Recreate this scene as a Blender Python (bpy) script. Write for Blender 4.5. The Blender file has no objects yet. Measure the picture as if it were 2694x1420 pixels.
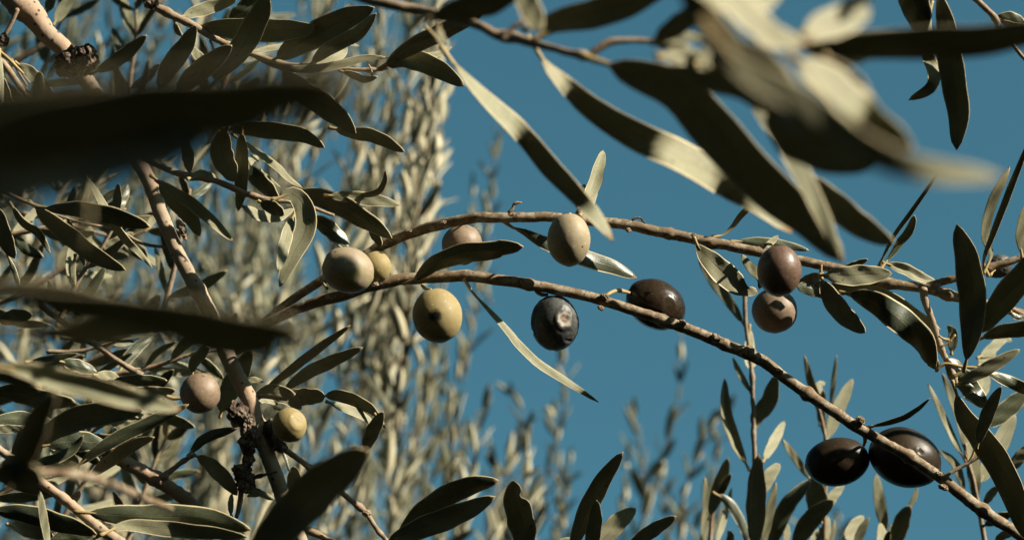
import bpy, math, random, re
from mathutils import Vector, Matrix, noise
R = math.radians
# ---------------------------------------------------------------- camera, sky, sun, exposure
sc = bpy.context.scene
PITCH = R(40); CAM = Vector((0, 0, 1.6))
cam = bpy.data.cameras.new('camera'); co = bpy.data.objects.new('camera', cam)
sc.collection.objects.link(co); sc.camera = co
co.location = CAM; co.rotation_euler = (R(90) + PITCH, 0, 0)
cam.lens = 85; cam.sensor_width = 36; cam.sensor_fit = 'HORIZONTAL'
cam.clip_start = 0.02; cam.clip_end = 500
cam.dof.use_dof = True; cam.dof.focus_distance = 0.85; cam.dof.aperture_fstop = 18
cam.dof.aperture_blades = 7
AX = Vector((1, 0, 0)); AF = Vector((0, math.cos(PITCH), math.sin(PITCH))); AU = Vector((0, -math.sin(PITCH), math.cos(PITCH)))
SC = Vector((0.78, 0.61, 0.14)).normalized()              # towards the sun: right, up, towards the viewer
SUN = (AX * SC.x + AU * SC.y - AF * SC.z).normalized()
S2 = Vector((SC.x, SC.y)).normalized()
w = bpy.data.worlds.new('World'); sc.world = w; w.use_nodes = True
nt = w.node_tree; bg = nt.nodes['Background']
sky = nt.nodes.new('ShaderNodeTexSky'); sky.sky_type = 'NISHITA'; sky.sun_disc = False
sky.sun_elevation = math.asin(SUN.z); sky.sun_rotation = math.atan2(SUN.x, SUN.y)
sky.air_density = 1.0; sky.dust_density = 1.2; sky.ozone_density = 1.0
hs = nt.nodes.new('ShaderNodeHueSaturation'); hs.inputs['Hue'].default_value = 0.472; hs.inputs['Saturation'].default_value = 0.9
nt.links.new(sky.outputs[0], hs.inputs['Color']); 
tint = nt.nodes.new('ShaderNodeMixRGB'); tint.blend_type = 'MULTIPLY'; tint.inputs[0].default_value = 1; tint.inputs[2].default_value = (.577, 1.068, 1.12, 1)
nt.links.new(hs.outputs[0], tint.inputs[1]); nt.links.new(tint.outputs[0], bg.inputs[0])
bg.inputs[1].default_value = 0.05
sun = bpy.data.lights.new('sun', 'SUN'); sun.energy = 5.0; sun.angle = R(0.5); sun.color = (1.0, 0.91, 0.76)
so = bpy.data.objects.new('sun', sun); sc.collection.objects.link(so)
so.rotation_euler = SUN.to_track_quat('Z', 'Y').to_euler(); so.location = (2, -2, 6)
sc.view_settings.view_transform = 'Standard'; sc.view_settings.look = 'None'
sc.view_settings.gamma = 1; sc.view_settings.exposure = 1.12

# ---------------------------------------------------------------- materials
def mat(name):
    m = bpy.data.materials.new(name); m.use_nodes = True
    t = m.node_tree; return m, t, t.nodes['Principled BSDF']
def N(t, typ, **kw):
    n = t.nodes.new(typ)
    for k, v in kw.items():
        if k in n.inputs: n.inputs[k].default_value = v
        else: setattr(n, k, v)
    return n
def ramp(t, fac, stops):
    r = t.nodes.new('ShaderNodeValToRGB'); e = r.color_ramp.elements
    while len(e) < len(stops): e.new(0.5)
    for q, (p, c) in zip(e, stops):
        q.position = p; q.color = (c if len(c) == 4 else (*c, 1)) if not isinstance(c, (int, float)) else (c, c, c, 1)
    t.links.new(fac, r.inputs[0]); return r.outputs[0]
def mix(t, f, a, b):
    n = t.nodes.new('ShaderNodeMixRGB')
    for i, v in enumerate((f, a, b)):
        if isinstance(v, (int, float)): n.inputs[i].default_value = v
        elif isinstance(v, tuple): n.inputs[i].default_value = (*v, 1)
        else: t.links.new(v, n.inputs[i])
    return n.outputs[0]
def noi(t, scale, detail=3, rough=0.5, vec=None):
    n = N(t, 'ShaderNodeTexNoise', Scale=scale, Detail=detail, Roughness=rough)
    if vec is not None: t.links.new(vec, n.inputs['Vector'])
    return n.outputs['Fac']
def bump(t, b, h, strength, dist):
    n = N(t, 'ShaderNodeBump', Strength=strength, Distance=dist); t.links.new(h, n.inputs['Height'])
    t.links.new(n.outputs[0], b.inputs['Normal']); return n
def geo(t): return t.nodes.new('ShaderNodeNewGeometry').outputs['Position']

def leaf_mat(name, base, dark, rib, trans, tcol, rough, speck, bstr, spec=0.3):
    m, t, b = mat(name); P = geo(t)
    uv = t.nodes.new('ShaderNodeUVMap'); sp = t.nodes.new('ShaderNodeSeparateXYZ'); t.links.new(uv.outputs[0], sp.inputs[0])
    a = N(t, 'ShaderNodeMath', operation='SUBTRACT'); t.links.new(sp.outputs[0], a.inputs[0]); a.inputs[1].default_value = .5
    ab = N(t, 'ShaderNodeMath', operation='ABSOLUTE'); t.links.new(a.outputs[0], ab.inputs[0])
    ribm = ramp(t, ab.outputs[0], [(0.012, 1), (0.035, 0)])
    n1 = noi(t, 90, 4, .6, P); n2 = noi(t, 1500, 2, .6, P)
    oi = t.nodes.new('ShaderNodeObjectInfo')
    c = mix(t, ramp(t, n1, [(.35, 0), (.68, 1)]), dark, base)
    c = mix(t, oi.outputs['Random'], c, mix(t, .35, c, rib))
    c = mix(t, ramp(t, n2, [(.5, 0), (.72, speck)]), c, tuple(min(1, x * 2.2 + .08) for x in base))
    vor = N(t, 'ShaderNodeTexVoronoi', Scale=170); t.links.new(P, vor.inputs['Vector'])      # the odd insect spot
    c = mix(t, ramp(t, vor.outputs['Distance'], [(.06, .75), (.11, 0)]), c, (.09, .06, .025))
    c = mix(t, ribm, c, rib)
    c = mix(t, ramp(t, sp.outputs[1], [(.955, 0), (.99, .8)]), c, (.30, .17, .07))      # dry tip
    t.links.new(c, b.inputs['Base Color']); b.inputs['Roughness'].default_value = rough
    b.inputs['Specular IOR Level'].default_value = spec
    # side veins + fine grain
    wv = N(t, 'ShaderNodeMath', operation='MULTIPLY_ADD'); t.links.new(ab.outputs[0], wv.inputs[0]); wv.inputs[1].default_value = -.22; t.links.new(sp.outputs[1], wv.inputs[2])
    w2 = N(t, 'ShaderNodeMath', operation='MULTIPLY'); t.links.new(wv.outputs[0], w2.inputs[0]); w2.inputs[1].default_value = 95
    sn = N(t, 'ShaderNodeMath', operation='SINE'); t.links.new(w2.outputs[0], sn.inputs[0])
    h = N(t, 'ShaderNodeMath', operation='MULTIPLY_ADD'); t.links.new(sn.outputs[0], h.inputs[0]); h.inputs[1].default_value = .05; t.links.new(n2, h.inputs[2])
    h2 = N(t, 'ShaderNodeMath', operation='ADD'); t.links.new(h.outputs[0], h2.inputs[0]); t.links.new(ribm, h2.inputs[1])
    bn = bump(t, b, h2.outputs[0], bstr, .00008)
    tr = N(t, 'ShaderNodeBsdfTranslucent'); tr.inputs[0].default_value = (*tcol, 1); t.links.new(bn.outputs[0], tr.inputs[1])
    ms = t.nodes.new('ShaderNodeMixShader'); ms.inputs[0].default_value = trans
    t.links.new(b.outputs[0], ms.inputs[1]); t.links.new(tr.outputs[0], ms.inputs[2])
    t.links.new(ms.outputs[0], t.nodes['Material Output'].inputs[0])
    return m
M = {}
M['under'] = leaf_mat('leaf_underside', (.285, .28, .185), (.195, .195, .115), (.23, .2, .11), .12, (.5, .42, .2), .6, .15, .35, .2)
M['top'] = leaf_mat('leaf_top', (.058, .07, .042), (.03, .04, .025), (.11, .11, .05), .06, (.45, .42, .16), .38, .3, .5, .45)
M['shade'] = leaf_mat('dark_shell_leaf', (.02, .026, .018), (.015, .018, .012), (.03, .03, .02), .05, (.3, .3, .1), .6, .1, .2, .1)  # near-black leaf colour for the added foliage shell, keeps its bounce low
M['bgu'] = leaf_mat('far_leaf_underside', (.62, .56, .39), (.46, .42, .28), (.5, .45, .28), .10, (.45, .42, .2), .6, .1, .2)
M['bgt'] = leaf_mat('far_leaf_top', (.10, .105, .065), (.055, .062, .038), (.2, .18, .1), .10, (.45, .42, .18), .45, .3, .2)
def simple(name, c1, c2, sc_, rough, bs=.4, bd=.0006, c3=None, s3=60, lent=None):
    m, t, b = mat(name); P = geo(t)
    n1 = noi(t, sc_, 5, .65, P)
    c = mix(t, ramp(t, n1, [(.35, 0), (.65, 1)]), c1, c2)
    if c3: c = mix(t, ramp(t, noi(t, s3, 4, .7, P), [(.5, 0), (.57, 1)]), c, c3)
    if lent:
        v = N(t, 'ShaderNodeTexVoronoi', Scale=lent[0]); t.links.new(P, v.inputs['Vector'])
        c = mix(t, ramp(t, v.outputs['Distance'], [(.13, 1), (.2, 0)]), c, lent[1])
    t.links.new(c, b.inputs['Base Color']); b.inputs['Roughness'].default_value = rough
    b.inputs['Specular IOR Level'].default_value = .25
    bump(t, b, noi(t, sc_ * 3, 5, .7, P), bs, bd); return m
M['pale'] = simple('pale_bark', (.34, .27, .185), (.27, .205, .14), 120, .75, .5, .0006, (.36, .25, .17), 45, (290, (.07, .045, .03)))
M['brown'] = simple('brown_bark', (.20, .14, .078), (.125, .083, .047), 300, .7, .4, .0003, (.28, .23, .16), 260, (420, (.09, .055, .035)))
M['twig'] = simple('cream_twig_bark', (.33, .26, .18), (.23, .165, .11), 200, .7, .6, .0005, (.25, .17, .10), 160)
M['petiole'] = simple('petiole_skin', (.36, .27, .12), (.28, .2, .08), 200, .55, .2, .0003)
M['gall'] = simple('gall_crust', (.15, .105, .075), (.05, .034, .027), 260, .9, 1.0, .002, (.26, .20, .145), 150)
M['rim'] = simple('leaf_margin', (.52, .45, .29), (.42, .34, .18), 300, .5, .2, .0002)
M['farbark'] = simple('far_bark', (.30, .25, .16), (.2, .16, .10), 60, .8)
M['trunk'] = simple('trunk_bark', (.16, .13, .1), (.09, .07, .055), 12, .9, 1, .02)
M['soil'] = simple('dry_soil', (.018, .015, .01), (.011, .012, .007), 1.2, .95, .6, .05)
def olive_mat(name, c1, c2, c3, rough, s1=55, spec=.45, bloom=.25, lo=.42, hi=.6, scar=None):
    m, t, b = mat(name)
    tc = t.nodes.new('ShaderNodeTexCoord').outputs['Object']
    c = mix(t, ramp(t, noi(t, s1, 3, .5, tc), [(lo, 0), (hi, 1)]), c1, c2)
    c = mix(t, ramp(t, noi(t, s1 * 2.7, 5, .7, tc), [(.55, 0), (.72, .7)]), c, c3)
    c = mix(t, ramp(t, noi(t, 900, 2, .5, tc), [(.4, 0), (.8, bloom)]), c, (.42, .36, .27))
    c = mix(t, ramp(t, noi(t, 130, 5, .75, tc), [(.5, 0), (.75, min(.22, bloom))]), c, (.30, .27, .22))
    v = N(t, 'ShaderNodeTexVoronoi', Scale=420); t.links.new(tc, v.inputs['Vector'])
    c = mix(t, ramp(t, v.outputs['Distance'], [(.1, .6), (.16, 0)]), c, tuple(min(1, x * 1.8 + .06) for x in c1))
    v2 = N(t, 'ShaderNodeTexVoronoi', Scale=150); t.links.new(tc, v2.inputs['Vector'])
    pit = ramp(t, v2.outputs['Distance'], [(.045, 1), (.08, 0)])
    c = mix(t, pit, c, (.06, .035, .02))
    if scar:                       # (right, up, towards viewer) in metres from the middle, radius, colours of middle and rim
        sx, sy, sz, sr, ca, cb = scar; v = AX * sx + AU * sy - AF * sz
        vm = N(t, 'ShaderNodeVectorMath', operation='DISTANCE'); t.links.new(tc, vm.inputs[0]); vm.inputs[1].default_value = v
        ad = N(t, 'ShaderNodeMath', operation='MULTIPLY_ADD'); t.links.new(noi(t, 420, 3, .6, tc), ad.inputs[0]); ad.inputs[1].default_value = sr * 90; hu = N(t, 'ShaderNodeMath', operation='MULTIPLY'); t.links.new(vm.outputs['Value'], hu.inputs[0]); hu.inputs[1].default_value = 100; t.links.new(hu.outputs[0], ad.inputs[2])
        c = mix(t, ramp(t, ad.outputs[0], [(sr * 135, 1), (sr * 160, 0)]), c, cb); c = mix(t, ramp(t, ad.outputs[0], [(sr * 100, 1), (sr * 130, 0)]), c, ca)
    t.links.new(c, b.inputs['Base Color']); b.inputs['Roughness'].default_value = rough
    b.inputs['Specular IOR Level'].default_value = spec
    b.inputs['Subsurface Weight'].default_value = .03; b.inputs['Subsurface Radius'].default_value = (.002, .0015, .0006); b.inputs['Subsurface Scale'].default_value = .5
    h = mix(t, pit, noi(t, 350, 4, .6, tc), (0., 0., 0.))
    bump(t, b, h, .5, .00012); return m

# ---------------------------------------------------------------- picture tiles -> points in space
K = 36 / 85 / 2694
ORG = {c: (x, y) for c, (x, y) in zip('ABCDEFGHIJKM', [(x, y) for y in (0, 470, 940) for x in (0, 650, 1300, 1994)])}
TS = 700 / 1980
def px(s):
    out = []; last = None
    for q in s.split():
        m_ = re.match(r'([A-Z]?)(-?[\d.]+),(-?[\d.]+)', q)
        if m_[1]: last = m_[1]
        o = ORG.get(last)
        out.append((o[0] + float(m_[2]) * TS, o[1] + float(m_[3]) * TS) if o else (float(m_[2]), float(m_[3])))
    return out
def c2w(x, y, d): return CAM + AX * x + AU * y + AF * d
def at(x, y, D): return c2w((x - 1347) * K * D, (710 - y) * K * D, D)
def cr(pts, n):
    """Catmull-Rom resampling to n+1 points, roughly even in arc length."""
    P = [Vector(p) for p in pts]
    if len(P) == 2: return [P[0].lerp(P[1], i / n) for i in range(n + 1)]
    P = [P[0] * 2 - P[1]] + P + [P[-1] * 2 - P[-2]]
    d = []
    for i in range(1, len(P) - 2):
        a, b, c, e = P[i - 1:i + 3]
        for k in range(12):
            t = k / 12
            d.append(.5 * ((2 * b) + (c - a) * t + (2 * a - 5 * b + 4 * c - e) * t * t + (3 * b - a - 3 * c + e) * t ** 3))
    d.append(P[-2])
    L = [0]
    for i in range(1, len(d)): L.append(L[-1] + (d[i] - d[i - 1]).length)
    out = []; j = 0
    for i in range(n + 1):
        s = L[-1] * i / n
        while j < len(L) - 2 and L[j + 1] < s: j += 1
        f = (s - L[j]) / max(1e-9, L[j + 1] - L[j])
        out.append(d[j].lerp(d[j + 1], min(1, max(0, f))))
    return out
def lin(v, s):
    if isinstance(v, (int, float)): return v
    x = s * (len(v) - 1); i = min(int(x), len(v) - 2); f = x - i; f = f * f * (3 - 2 * f)
    return v[i] * (1 - f) + v[i + 1] * f

# ---------------------------------------------------------------- object helpers
col = sc.collection
def link(name, V, F, mats, parent=None, origin=None, mi=None, uvs=None, smooth=True):
    o0 = Vector(origin) if origin is not None else (Vector(parent['_o']) if parent and '_o' in parent else Vector((0, 0, 0)))
    me = bpy.data.meshes.new(name)
    me.from_pydata([tuple(Vector(v) - o0) for v in V], [], F)
    for m_ in mats: me.materials.append(M[m_] if isinstance(m_, str) else m_)
    if mi: me.polygons.foreach_set('material_index', mi)
    me.polygons.foreach_set('use_smooth', [smooth] * len(F))
    if uvs:
        u = me.uv_layers.new(name='UVMap'); k = 0; flat = []
        for f in F:
            for v in f: flat += uvs[v]
        u.data.foreach_set('uv', flat)
    me.update()
    o = bpy.data.objects.new(name, me); col.objects.link(o)
    if parent: o.parent = parent
    else: o.location = o0
    return o
rnd = random.Random(7)
def tube(V, F, pts, rad, sides=12, rough=0., cap=True, seed=0.):
    """adds a tube along 3D pts with radii rad; rough = relative bumpiness"""
    b0 = len(V); n = len(pts); up = None
    for i, p in enumerate(pts):
        t = (pts[min(i + 1, n - 1)] - pts[max(i - 1, 0)]).normalized()
        if up is None: up = t.orthogonal().normalized()
        up = (up - t * up.dot(t)).normalized(); sd = t.cross(up)
        for k in range(sides):
            a = 2 * math.pi * k / sides
            d = up * math.cos(a) + sd * math.sin(a); r = rad[i]
            if rough:
                q = p / max(r, 1e-5) * .55 + d * .9 + Vector((seed, 0, 0))
                r *= 1 + rough * noise.noise(q) + rough * .5 * noise.noise(q * 3.1)
            V.append(p + d * r)
    for i in range(n - 1):
        for k in range(sides):
            a = b0 + i * sides + k; b = b0 + i * sides + (k + 1) % sides
            F.append((a, b, b + sides, a + sides))
    if cap:
        for i, s in ((0, -1), (n - 1, 1)):
            c = len(V); V.append(pts[i] + (pts[i] - pts[i - s]).normalized() * rad[i] * .5)
            for k in range(sides):
                a = b0 + i * sides + k; b = b0 + i * sides + (k + 1) % sides
                F.append((a, b, c) if s > 0 else (b, a, c))

class Thing:
    def __init__(s, name, label, cat, base, D, group=None):
        s.D = D; s.n = 0
        p = px(base)[0]; o = at(p[0], p[1], D)
        s.o = bpy.data.objects.new(name, None); col.objects.link(s.o); s.o.location = o; s.o.empty_display_size = .02
        s.o['_o'] = tuple(o); s.o['label'] = label; s.o['category'] = cat
        if group: s.o['group'] = group
    def stem(s, pts, wd, D=None, m='twig', name='stem', nodes=(), rough=.16, par=None):
        """pts picture points, wd width(s) in tile px, D depth(s); nodes: (fraction, swelling)"""
        D = D or s.D; P2 = px(pts); n = max(10, int(sum((Vector(P2[i + 1]) - Vector(P2[i])).length for i in range(len(P2) - 1)) / 7))
        C = cr(P2, n); pts3 = []; rad = []
        for i, c in enumerate(C):
            f = i / n; d = lin(D, f); pts3.append(at(c[0], c[1], d) + Vector(noise.noise_vector(Vector((c[0] * .02, c[1] * .02, s.D * 9)))) * .0003)
            r = lin(wd, f) * TS * K * d / 2
            for q in nodes:
                L_ = n * 7; r *= 1 + q[1] * math.exp(-((f - q[0]) * L_ / (q[2] if len(q) > 2 else 12)) ** 2)
            rad.append(r)
        V, F = [], []; tube(V, F, pts3, rad, 14, rough, True, rnd.random() * 50)
        return link(name, V, F, [m], par or s.o, origin=s.o['_o'])
    def leaf(s, pts, wd, g=-.5, side='u', D=None, e=.9, p=.58, curl=.12, pet=True, nick=None, fold=.10, label=None, wav=.02):
        s.n += 1; rg = random.Random(s.n * 77 + int(s.D * 1000))
        D0 = D or s.D; P2 = px(pts); NS = 22
        C = cr(P2, NS)
        mm = K * D0
        C = [Vector(c) for c in C]
        L2 = sum((C[i + 1] - C[i]).length for i in range(NS)) * mm
        XY = [Vector(((c.x - 1347) * mm, (710 - c.y) * mm)) for c in C]
        z = 0; Z = [0.]
        for i in range(NS):
            gg = lin(g, (i + .5) / NS); z += -gg * (XY[i + 1] - XY[i]).dot(S2); Z.append(z)
        W = wd * 1.07 * TS * mm / 2; th = min(.00022, W * .25); U = [-1, -.9, -.55, -.06, .06, .55, .9, 1]
        ph = rg.random() * 9; wob = rg.uniform(-.06, .06)
        V, F, mi, uv = [], [], [], []
        sgn = 1 if side == 'u' else -1          # +1: underside looks at the camera
        s0 = .05 if pet else .01; nu = len(U)
        for i in range(NS + 1):
            f = i / NS; t2 = (XY[min(i + 1, NS)] - XY[max(i - 1, 0)]).normalized(); pr = Vector((-t2.y, t2.x))
            gg = lin(g, f) + .08 * math.sin(f * 5 + ph)
            q = min(1, max(0, (f - s0) / (1 - s0))) ** e
            hw = W * max(.035, (4 * q * (1 - q)) ** p)
            if f < s0: hw = W * .05
            n3 = Vector((S2.x * gg, S2.y * gg, 1)).normalized()
            for layer in (1, -1):
                for u in U:
                    hh = hw * (1 + .035 * math.sin(f * 23 + ph + u * 2) + .03 * noise.noise(Vector((f * 9, u * 2, ph))))
                    if nick and abs(f - nick[0]) < nick[1] and u * nick[2] > 0: hh *= 1 - nick[3] * (1 - abs(f - nick[0]) / nick[1])
                    off = pr * (u * hh); dz = -gg * off.dot(S2)
                    # u^2 edge roll towards the underside; shallow V fold along the rib; long wave
                    k = sgn * (curl * hw * u ** 2 - fold * hw * (1 - abs(u)) ** 2) + wav * L2 * .5 * math.sin(f * 6.3 + ph) * f + .06 * hw * math.sin(f * 17 + ph * 2 + u * 3)
                    e_ = th * (1 if abs(u) < .9 else (.85 if abs(u) < .99 else .45)) + (th * .9 * sgn * layer if abs(u) < .1 and sgn * layer > 0 else 0)
                    v = Vector((XY[i].x + off.x, XY[i].y + off.y, Z[i] + dz)) + n3 * (k + layer * abs(e_))
                    # turn (x, y, toward camera) at depth D0 into world, keeping picture position
                    dd = D0 - v.z; V.append(c2w(v.x * dd / D0, v.y * dd / D0, dd)); uv.append((u * .5 + .5, f))
        def id_(i, l, k): return (i * 2 + l) * nu + k
        mats = ['under', 'top', 'rim'] if side == 'u' else ['top', 'under', 'rim']
        for i in range(NS):
            for k in range(nu - 1):
                rim = k in (0, nu - 2)
                F.append((id_(i, 0, k), id_(i, 0, k + 1), id_(i + 1, 0, k + 1), id_(i + 1, 0, k))); mi.append(2 if rim else 0)
                F.append((id_(i, 1, k), id_(i + 1, 1, k), id_(i + 1, 1, k + 1), id_(i, 1, k + 1))); mi.append(2 if rim else 1)
            for k in (0, nu - 1):
                F.append((id_(i, 0, k), id_(i, 1, k), id_(i + 1, 1, k), id_(i + 1, 0, k))); mi.append(2)
        for i in (0, NS):
            F.append(tuple([id_(i, 0, k) for k in range(nu)] + [id_(i, 1, k) for k in reversed(range(nu))])); mi.append(2)
        o = link('leaf', V, F, mats, s.o, mi=mi, uvs=uv, origin=s.o['_o'])
        if label: o['label'] = label
        if pet:
            pp = []
            for i in range(0, 4): 
                v = XY[i]; dd = D0 - Z[i]; pp.append(c2w(v.x * dd / D0, v.y * dd / D0, dd))
            back = pp[0] - (pp[1] - pp[0]) * .8; pp = [back] + pp
            r0 = min(max(.0006, W * .13), .0011); V, F = [], []
            tube(V, F, [Vector(q) for q in cr(pp, 8)], [r0 * (1.25 - .75 * k / 8) for k in range(9)], 8, .1)
            link('petiole', V, F, ['petiole'], o, origin=s.o['_o'])
        return o
    def gall(s, pos, wd, ht=None, D=None, rot=0, amp=.45, name='gall', m='gall', seed=0):
        D = D or s.D; c = px(pos)[0]; sx = wd * TS * K * D / 2; sy = (ht or wd) * TS * K * D / 2
        V, F = blob(4); out = []
        for v in V:
            q = v * 1.7 + Vector((seed * 3.3, seed, 0)); r = 1 + amp * (noise.fractal(q, 1, 2, 4) * .8 + .5 * (.5 - noise.cell(q * 2.4)) * .25 - .35 * abs(noise.noise(q * 3.4)))
            x, y, zz = v.x * sx * r, v.y * sy * r, v.z * min(sx, sy) * r
            x, y = x * math.cos(rot) - y * math.sin(rot), x * math.sin(rot) + y * math.cos(rot)
            a = at(c[0], c[1], D); out.append(a + AX * x + AU * y - AF * zz)
        return link(name, out, F, [m], s.o, origin=s.o['_o'], smooth=False)
_b = {}
def blob(sub):
    if sub not in _b:
        import bmesh
        bm = bmesh.new(); bmesh.ops.create_icosphere(bm, subdivisions=sub, radius=1)
        _b[sub] = ([v.co.copy() for v in bm.verts], [tuple(v.index for v in f.verts) for f in bm.faces]); bm.free()
    return _b[sub]
def olive(label, pos, rx, ry, D, m, rot=0, stalk=None, dent=(), wrinkle=0, sw=20, group='olives'):
    """pos in tile px; ry is the long half axis; rot turns it in the picture (deg, counter-clockwise)"""
    c = px(pos)[0]; mm = TS * K * D; a, b = rx * mm, ry * mm; V0, F = blob(5); V = []; o0 = at(c[0], c[1], D); r_ = R(rot); sd = rnd.random() * 40
    for v in V0:
        q = v + Vector((sd, 0, 0)); y = v.y
        s = 1 + .025 * noise.noise(q * 1.3) + .006 * noise.noise(q * 5) - .03 * y
        if y > .97: s -= (y - .97) * 1.6
        if y < -.985: s += (-.985 - y) * 1.5
        if wrinkle: s -= wrinkle * abs(noise.noise(Vector((q.x * 3 + q.y * 1.5, q.y * 5, q.z * 3)))) * max(0, noise.noise(q * 1.4) + .35)
        x, yy, z = v.x * a * s, v.y * b * s, v.z * min(a, b) * s
        P = Vector((x * math.cos(r_) - yy * math.sin(r_), x * math.sin(r_) + yy * math.cos(r_), z))
        for (dx, dy, dr, dd) in dent:         # dents given in picture units of the radius
            e = Vector((dx, dy, math.sqrt(max(0, 1 - dx * dx - dy * dy)))); k = (Vector((P.x / a, P.y / b, P.z / a)).normalized() - e).length / dr
            if k < 1.5: P *= 1 - dd * (math.exp(-(k * 1.6) ** 4) - .35 * math.exp(-((k - 1.1) * 6) ** 2)) * (1 + .35 * noise.noise(q * 7))
        V.append(o0 + AX * P.x + AU * P.y - AF * P.z)
    o = link('olive', V, F, [m], None, origin=o0)
    o['label'] = label; o['category'] = 'olive'; o['group'] = group
    if stalk:
        ps, ws, ds = stalk; P2 = px(ps); n = 10; C = cr(P2, n); V, F = [], []
        tube(V, F, [at(q[0], q[1], lin(ds, i / n)) for i, q in enumerate(C)], [lin(ws, i / n) * mm / 2 for i in range(n + 1)], 10, .2)
        k = link('stalk', V, F, ['petiole'], o, origin=o0)
    return o

# ---------------------------------------------------------------- the ground
s_ = 90
g_ = link('ground', [(-s_, -s_, 0), (s_, -s_, 0), (s_, s_, 0), (-s_, s_, 0)], [(0, 1, 2, 3)], ['soil'])
g_['kind'] = 'structure'

# ---------------------------------------------------------------- trees behind (2-4 m away, out of focus)
def far_leaf(V, F, mi, uv, p, d, nrm, L, W, bend, n=7):
    """thin leaf with a lens section: four lines of vertices"""
    sd = d.cross(nrm).normalized(); nrm = sd.cross(d).normalized(); b0 = len(V)
    for i in range(n + 1):
        f = i / n; hw = W * .5 * max(.03, (4 * f ** .9 * (1 - f ** .9)) ** .75); c = p + d * (L * f) + nrm * (bend * L * f * f)
        for a, h, u in ((-1, 0, 0), (0, -.12, .5), (1, 0, 1), (0, .02, .5)):
            V.append(c + sd * (hw * a) + nrm * (hw * h + (.0003 if h > 0 else -.0002 if h < 0 else hw * .2))); uv.append((u, f))
    for i in range(n):
        for k in range(4):
            a = b0 + i * 4 + k; b = b0 + i * 4 + (k + 1) % 4
            F.append((a, b, b + 4, a + 4)); mi.append(1 if k < 2 else 2)
def far_shoot(V, F, mi, uv, pts, rg, sp=.02, L=.043, r=.0014, lw=.0088):
    n = 26; C = [Vector(q) for q in cr(pts, n)]; f0 = len(F)
    tube(V, F, C, [r * (1.25 - .95 * i / n) for i in range(n + 1)], 6, 0); mi += [0] * (len(F) - f0); uv += [(0, 0)] * (len(V) - len(uv))
    tot = sum((C[i + 1] - C[i]).length for i in range(n)); k = int(tot / sp); ang = rg.random() * 6
    for j in range(k + 1):
        f = .04 + .96 * j / k; x = f * n; i = min(int(x), n - 1); p = C[i].lerp(C[i + 1], x - i); t = (C[i + 1] - C[i]).normalized()
        o1 = t.orthogonal().normalized(); o2 = t.cross(o1); ang += 1.57 + rg.uniform(-.3, .3)
        for side in (0, math.pi):
            if rg.random() < .08: continue
            a = ang + side + rg.uniform(-.25, .25); od = o1 * math.cos(a) + o2 * math.sin(a); w_ = (rg.uniform(.15, .7) if rg.random() < .75 else rg.uniform(.6, 1.4)) * (1 - .4 * f)
            d = (t + od * w_).normalized(); nn = (od - d * od.dot(d)).normalized() * -1
            tw = Matrix.Rotation(rg.uniform(-.9, .9), 3, d); nn = tw @ nn
            sz = L * rg.uniform(.65, 1.15) * (1 - .35 * f)
            far_leaf(V, F, mi, uv, p, d, nn, sz, lw * rg.uniform(.75, 1.2) * (sz / L) ** .5, rg.uniform(-.25, .12))
def far_tree(label, base, D, shoots, fill, seed, trunk_top):
    o0 = at(base[0], base[1], D); o0.z = 0
    t = bpy.data.objects.new('olive_tree', None); col.objects.link(t); t.location = o0; t['_o'] = tuple(o0)
    t['label'] = label; t['category'] = 'tree'; t['group'] = 'olive trees out of focus behind'
    rg = random.Random(seed); tt = at(trunk_top[0], trunk_top[1], D + .1)
    V, F = [], []
    kk = [o0 + Vector((0, 0, -.1)), o0 + Vector((.08, 0, .35)), o0.lerp(tt, .5) + Vector((-.06, .05, 0)), tt]
    tube(V, F, [Vector(q) for q in cr(kk, 30)], [.13 - .085 * (i / 30) ** .8 for i in range(31)], 20, .3); link('trunk', V, F, ['trunk'], t)
    for j in range(5):
        e = at(trunk_top[0] + rg.uniform(-500, 500), trunk_top[1] - rg.uniform(300, 900), D + rg.uniform(0, .9)); V, F = [], []
        tube(V, F, [Vector(q) for q in cr([tt, tt.lerp(e, .5) + Vector((rg.uniform(-.08, .08), 0, 0)), e], 20)], [.035 - .024 * i / 20 for i in range(21)], 10, .25); link('limb', V, F, ['farbark'], t)
    for (p, d, kw) in shoots:
        V, F, mi, uv = [], [], [], []
        P2 = px(p); pts = [at(q[0], q[1], lin(d, i / max(1, len(P2) - 1))) for i, q in enumerate(P2)]
        far_shoot(V, F, mi, uv, pts, rg, **kw)
        link('leafy_shoot', V, F, ['farbark', 'bgu', 'bgt'], t, mi=mi, uvs=uv)
    if fill:
        V, F, mi, uv = [], [], [], []
        for (p, d, kw) in fill:
            P2 = px(p); far_shoot(V, F, mi, uv, [at(q[0], q[1], lin(d, i / max(1, len(P2) - 1))) for i, q in enumerate(P2)], rg, **kw)
        o = link('crown', V, F, ['farbark', 'under', 'top'], t, mi=mi, uvs=uv); o['kind'] = 'stuff'
rg = random.Random(11)
def edge(y):                      # right-hand outline of the dense crown, photo px
    T = [(-200, 1235), (100, 1215), (300, 1190), (480, 1140), (600, 1110), (720, 1180), (850, 1260), (1000, 1330), (1150, 1420), (1600, 1500)]
    for (a, b), (c, d) in zip(T, T[1:]):
        if y <= c: return b + (d - b) * (y - a) / (c - a)
    return T[-1][1]
sh, fl = [], []
def rs(x, y, D, ln, lean):
    """a shoot whose top is at x, y"""
    pts = []
    for k in range(4):
        f = 1 - k / 3; pts.append('S%.0f,%.0f' % (x - lean * ln * f - 30 * f * f + rg.uniform(-12, 12), y + ln * f))
    return (' '.join(pts), [D + rg.uniform(-.12, .12), D], {})
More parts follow.
